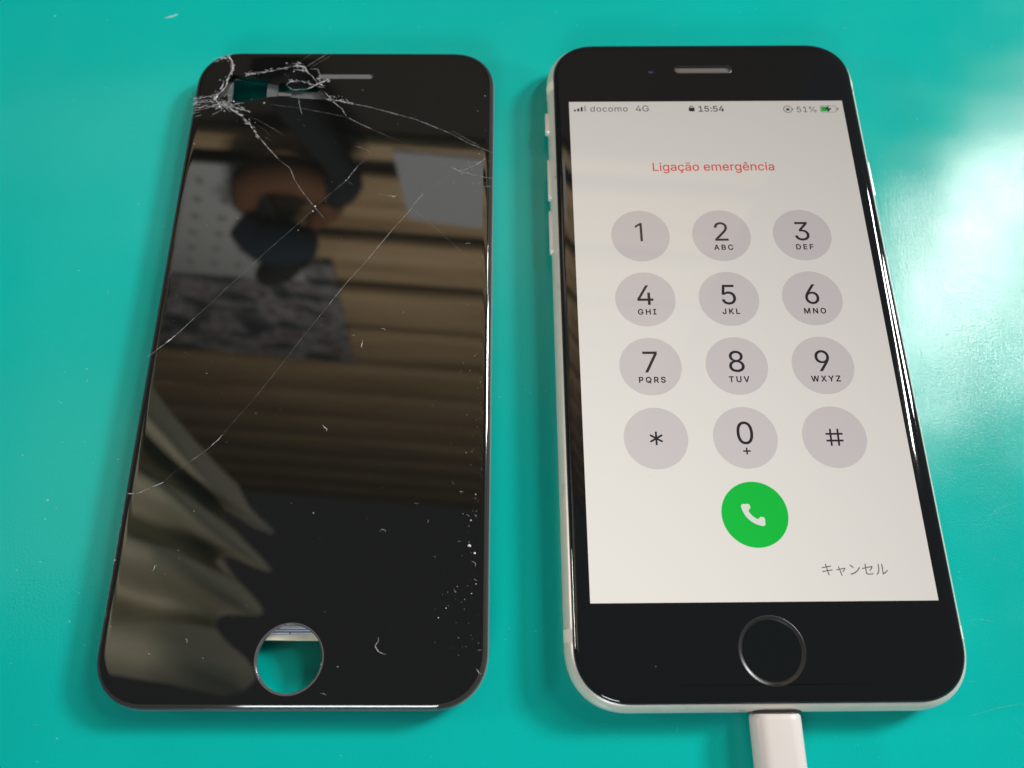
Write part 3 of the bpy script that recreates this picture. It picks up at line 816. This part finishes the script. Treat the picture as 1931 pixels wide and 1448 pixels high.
# status bar
text('carrier_name', 'docomo', -24.75, 49.42, S_INK2, width=7.95, align='LEFT', spacing=1.08)
text('network_name', '4G', -15.05, 49.40, S_INK2, width=2.75, align='LEFT')
text('clock_digits', '15:54', -1.7, 49.30, S_INK2, width=5.45, align='LEFT', bold=.012)
text('battery_percent', '51%', 19.25, 49.02, S_INK2, width=4.15, align='LEFT')
for k, hh in enumerate((.45, .75, 1.12, 1.5)):
    x = -28.25+k*.72; bar('signal_bar', x+.22, 49.5, x+.22, 49.5+hh, .44, S_PALE if k == 3 else S_INK)
lk = rrect(1.25, .95, .18, 3, -3.15, 49.86)
flat('lock_body', lk, ZS+.02, S_INK, disp)
def ring_poly(cx, cy, ro, ri, a0, a1, n=28):
    o_ = [(cx+ro*math.cos(math.radians(a0+(a1-a0)*i/n)), cy+ro*math.sin(math.radians(a0+(a1-a0)*i/n))) for i in range(n+1)]
    i_ = [(cx+ri*math.cos(math.radians(a0+(a1-a0)*i/n)), cy+ri*math.sin(math.radians(a0+(a1-a0)*i/n))) for i in range(n, -1, -1)]
    return o_+i_
flat('lock_shackle', ring_poly(-3.15, 50.36, .46, .29, 0, 180), ZS+.02, S_INK, disp)
flat('rotation_ring', ring_poly(17.35, 49.82, .95, .80, 20, 340), ZS+.02, S_INK2, disp)
flat('rotation_arrow', [(18.05, 49.95), (18.6, 49.95), (18.3, 49.45)], ZS+.024, S_INK2, disp)
flat('rotation_lock', rrect(.72, .5, .1, 3, 17.35, 49.7), ZS+.02, S_INK, disp)
flat('rotation_shackle', ring_poly(17.35, 49.98, .26, .15, 0, 180, 12), ZS+.022, S_INK, disp)
bo = rrect(3.5, 1.75, .5, 6, 26.0, 49.83); bi = rrect(3.28, 1.53, .42, 6, 26.0, 49.83)
flat('battery_outline', bo, ZS+.02, lit('lit_outline', (.24, .22, .20)), disp, [bi])
flat('battery_fill', rrect(1.45, 1.2, .25, 4, 25.2, 49.83), ZS+.02, S_GREEN, disp)
flat('battery_tip', rrect(.22, .62, .1, 3, 28.02, 49.83), ZS+.02, S_INK2, disp)
flat('charging_bolt', [(26.25, 50.85), (25.3, 49.72), (25.95, 49.72), (25.65, 48.8), (26.75, 50.02), (26.05, 50.02)], ZS+.03, S_INK, disp)
bake_texts()

# ------------------------------------------------------------------ charging plug and cable
cable = thing('charging_cable', 'white charging plug and cable pushed into the bottom of the lit phone', 'cable', (.5, -69.0, 0))
def plug_ring(y, w, h, zc, r): return [(x, y, zc+z) for x, z in rrect(w, h, r, 10, 0, 0, 2.1)]
rings = [plug_ring(-.55, 7.3, 4.4, 3.7, 1.9), plug_ring(-.45, 7.7, 4.9, 3.7, 2.2), plug_ring(-.75, 8.05, 5.2, 3.7, 2.4)]
rings = [plug_ring(y, w, h, 3.7, r) for y, w, h, r in ((-.42, 7.2, 4.3, 1.9), (-.45, 7.7, 4.8, 2.2), (-.75, 8.1, 5.2, 2.4), (-1.4, 8.2, 5.3, 2.45), (-11.2, 8.2, 5.3, 2.45), (-12.2, 8.0, 5.1, 2.4), (-12.6, 7.2, 4.4, 2.0))]
v, f = loft(rings, True, True); mesh('plug', v, f, M_WHITE, cable, smooth=40)
mesh('contact_tongue', *box(-3.3, 3.3, -.5, .15, 2.95, 4.45, .2), pmat('steel_tongue', (.6, .6, .6), .3, .9), cable, smooth=35)
mesh('strain_relief', *tube([(0, -12.4, 3.7), (0, -17, 3.6), (0, -21, 3.2)], [2.3, 2.0, 1.75], 16, 4), M_WHITE, cable, smooth=50)
mesh('cord', *tube([(0, -20.5, 3.25), (0, -40, 1.7), (6, -80, 1.55), (30, -140, 1.55), (80, -210, 1.55), (150, -248, 1.55)], [1.5]*6, 12, 8), M_WHITE, cable, smooth=60)

# ------------------------------------------------------------------ loose dust and lint
def settle(parts, root):       # panel-local specks into world space
    c, s = math.cos(-.0091), math.sin(-.0091); out = []
    for v, f in parts: out.append(([(-78.36+x*c-y*s, -.24+x*s+y*c, z) for x, y, z in v], f))
    return out
parts = [crumb(x, y, PZ+.004, r*.8) for x, y, r in GRIT]
v, f = join_parts(settle(parts, panel)); o = mesh('grit', v, f, M_GRIT); o['kind'] = 'stuff'; o['label'] = 'white specks of grit on the cracked black panel'
parts = []
for i in range(170):
    x, y = random.uniform(-31, 31), random.uniform(-66, 66)
    if random.random() < .4: x = 31-abs(random.gauss(0, 4)); y = random.uniform(-62, -5)
    if math.hypot(x-hx, y-hy) < 6 or (y > 54 and x < -3): continue
    parts.append(crumb(x, y, PZ+.004, random.choice((.03, .04, .05, .06, .09))))
for w, pts in FIBRES: parts.append(ridge(pts, w*1.1, .06, PZ+.005, .02, .25))
v, f = join_parts(settle(parts, panel)); o = mesh('dust', v, f, M_DUST); o['kind'] = 'stuff'; o['label'] = 'fine dust and fibres lying on the black panel'
parts = [crumb(x, y, .004, r*.7) for x, y, r in MATSPECKS]
for i in range(420):
    x, y = random.uniform(-165, 85), random.uniform(-85, 95)
    if -112 < x < -44 and abs(y) < 70 or abs(x) < 35 and abs(y) < 71: continue
    parts.append(crumb(x, y, .004, random.choice((.04, .05, .06, .07, .09, .13))))
for i in range(45):
    x, y = random.uniform(-160, 80), random.uniform(-85, 95)
    if -112 < x < -44 and abs(y) < 70 or abs(x) < 35 and abs(y) < 71: continue
    a = random.uniform(0, 6.28); l = random.uniform(.3, .9)
    parts.append(ridge([(x, y), (x+l*math.cos(a), y+l*math.sin(a)), (x+l*math.cos(a)+l*.5*math.cos(a+.8), y+l*math.sin(a)+l*.5*math.sin(a+.8))], .06, .04, .004, .01, .25))
parts.append(ridge(LINT, .5, .12, .004, .05, .5))
v, f = join_parts(parts); o = mesh('lint', v, f, pmat('mat_lint', (.36, .58, .55), .7)); o['kind'] = 'stuff'; o['label'] = 'pale lint and specks scattered over the teal mat'
parts = []
for i in range(22):
    x, y = random.uniform(-29, 29), random.uniform(-66, 66)
    parts.append(crumb(x, y, 7.33, random.choice((.04, .05, .06, .08))))
v, f = join_parts(parts); o = mesh('dust', v, f, M_DUST); o['kind'] = 'stuff'; o['label'] = 'few pale dust specks on the lit phone glass'
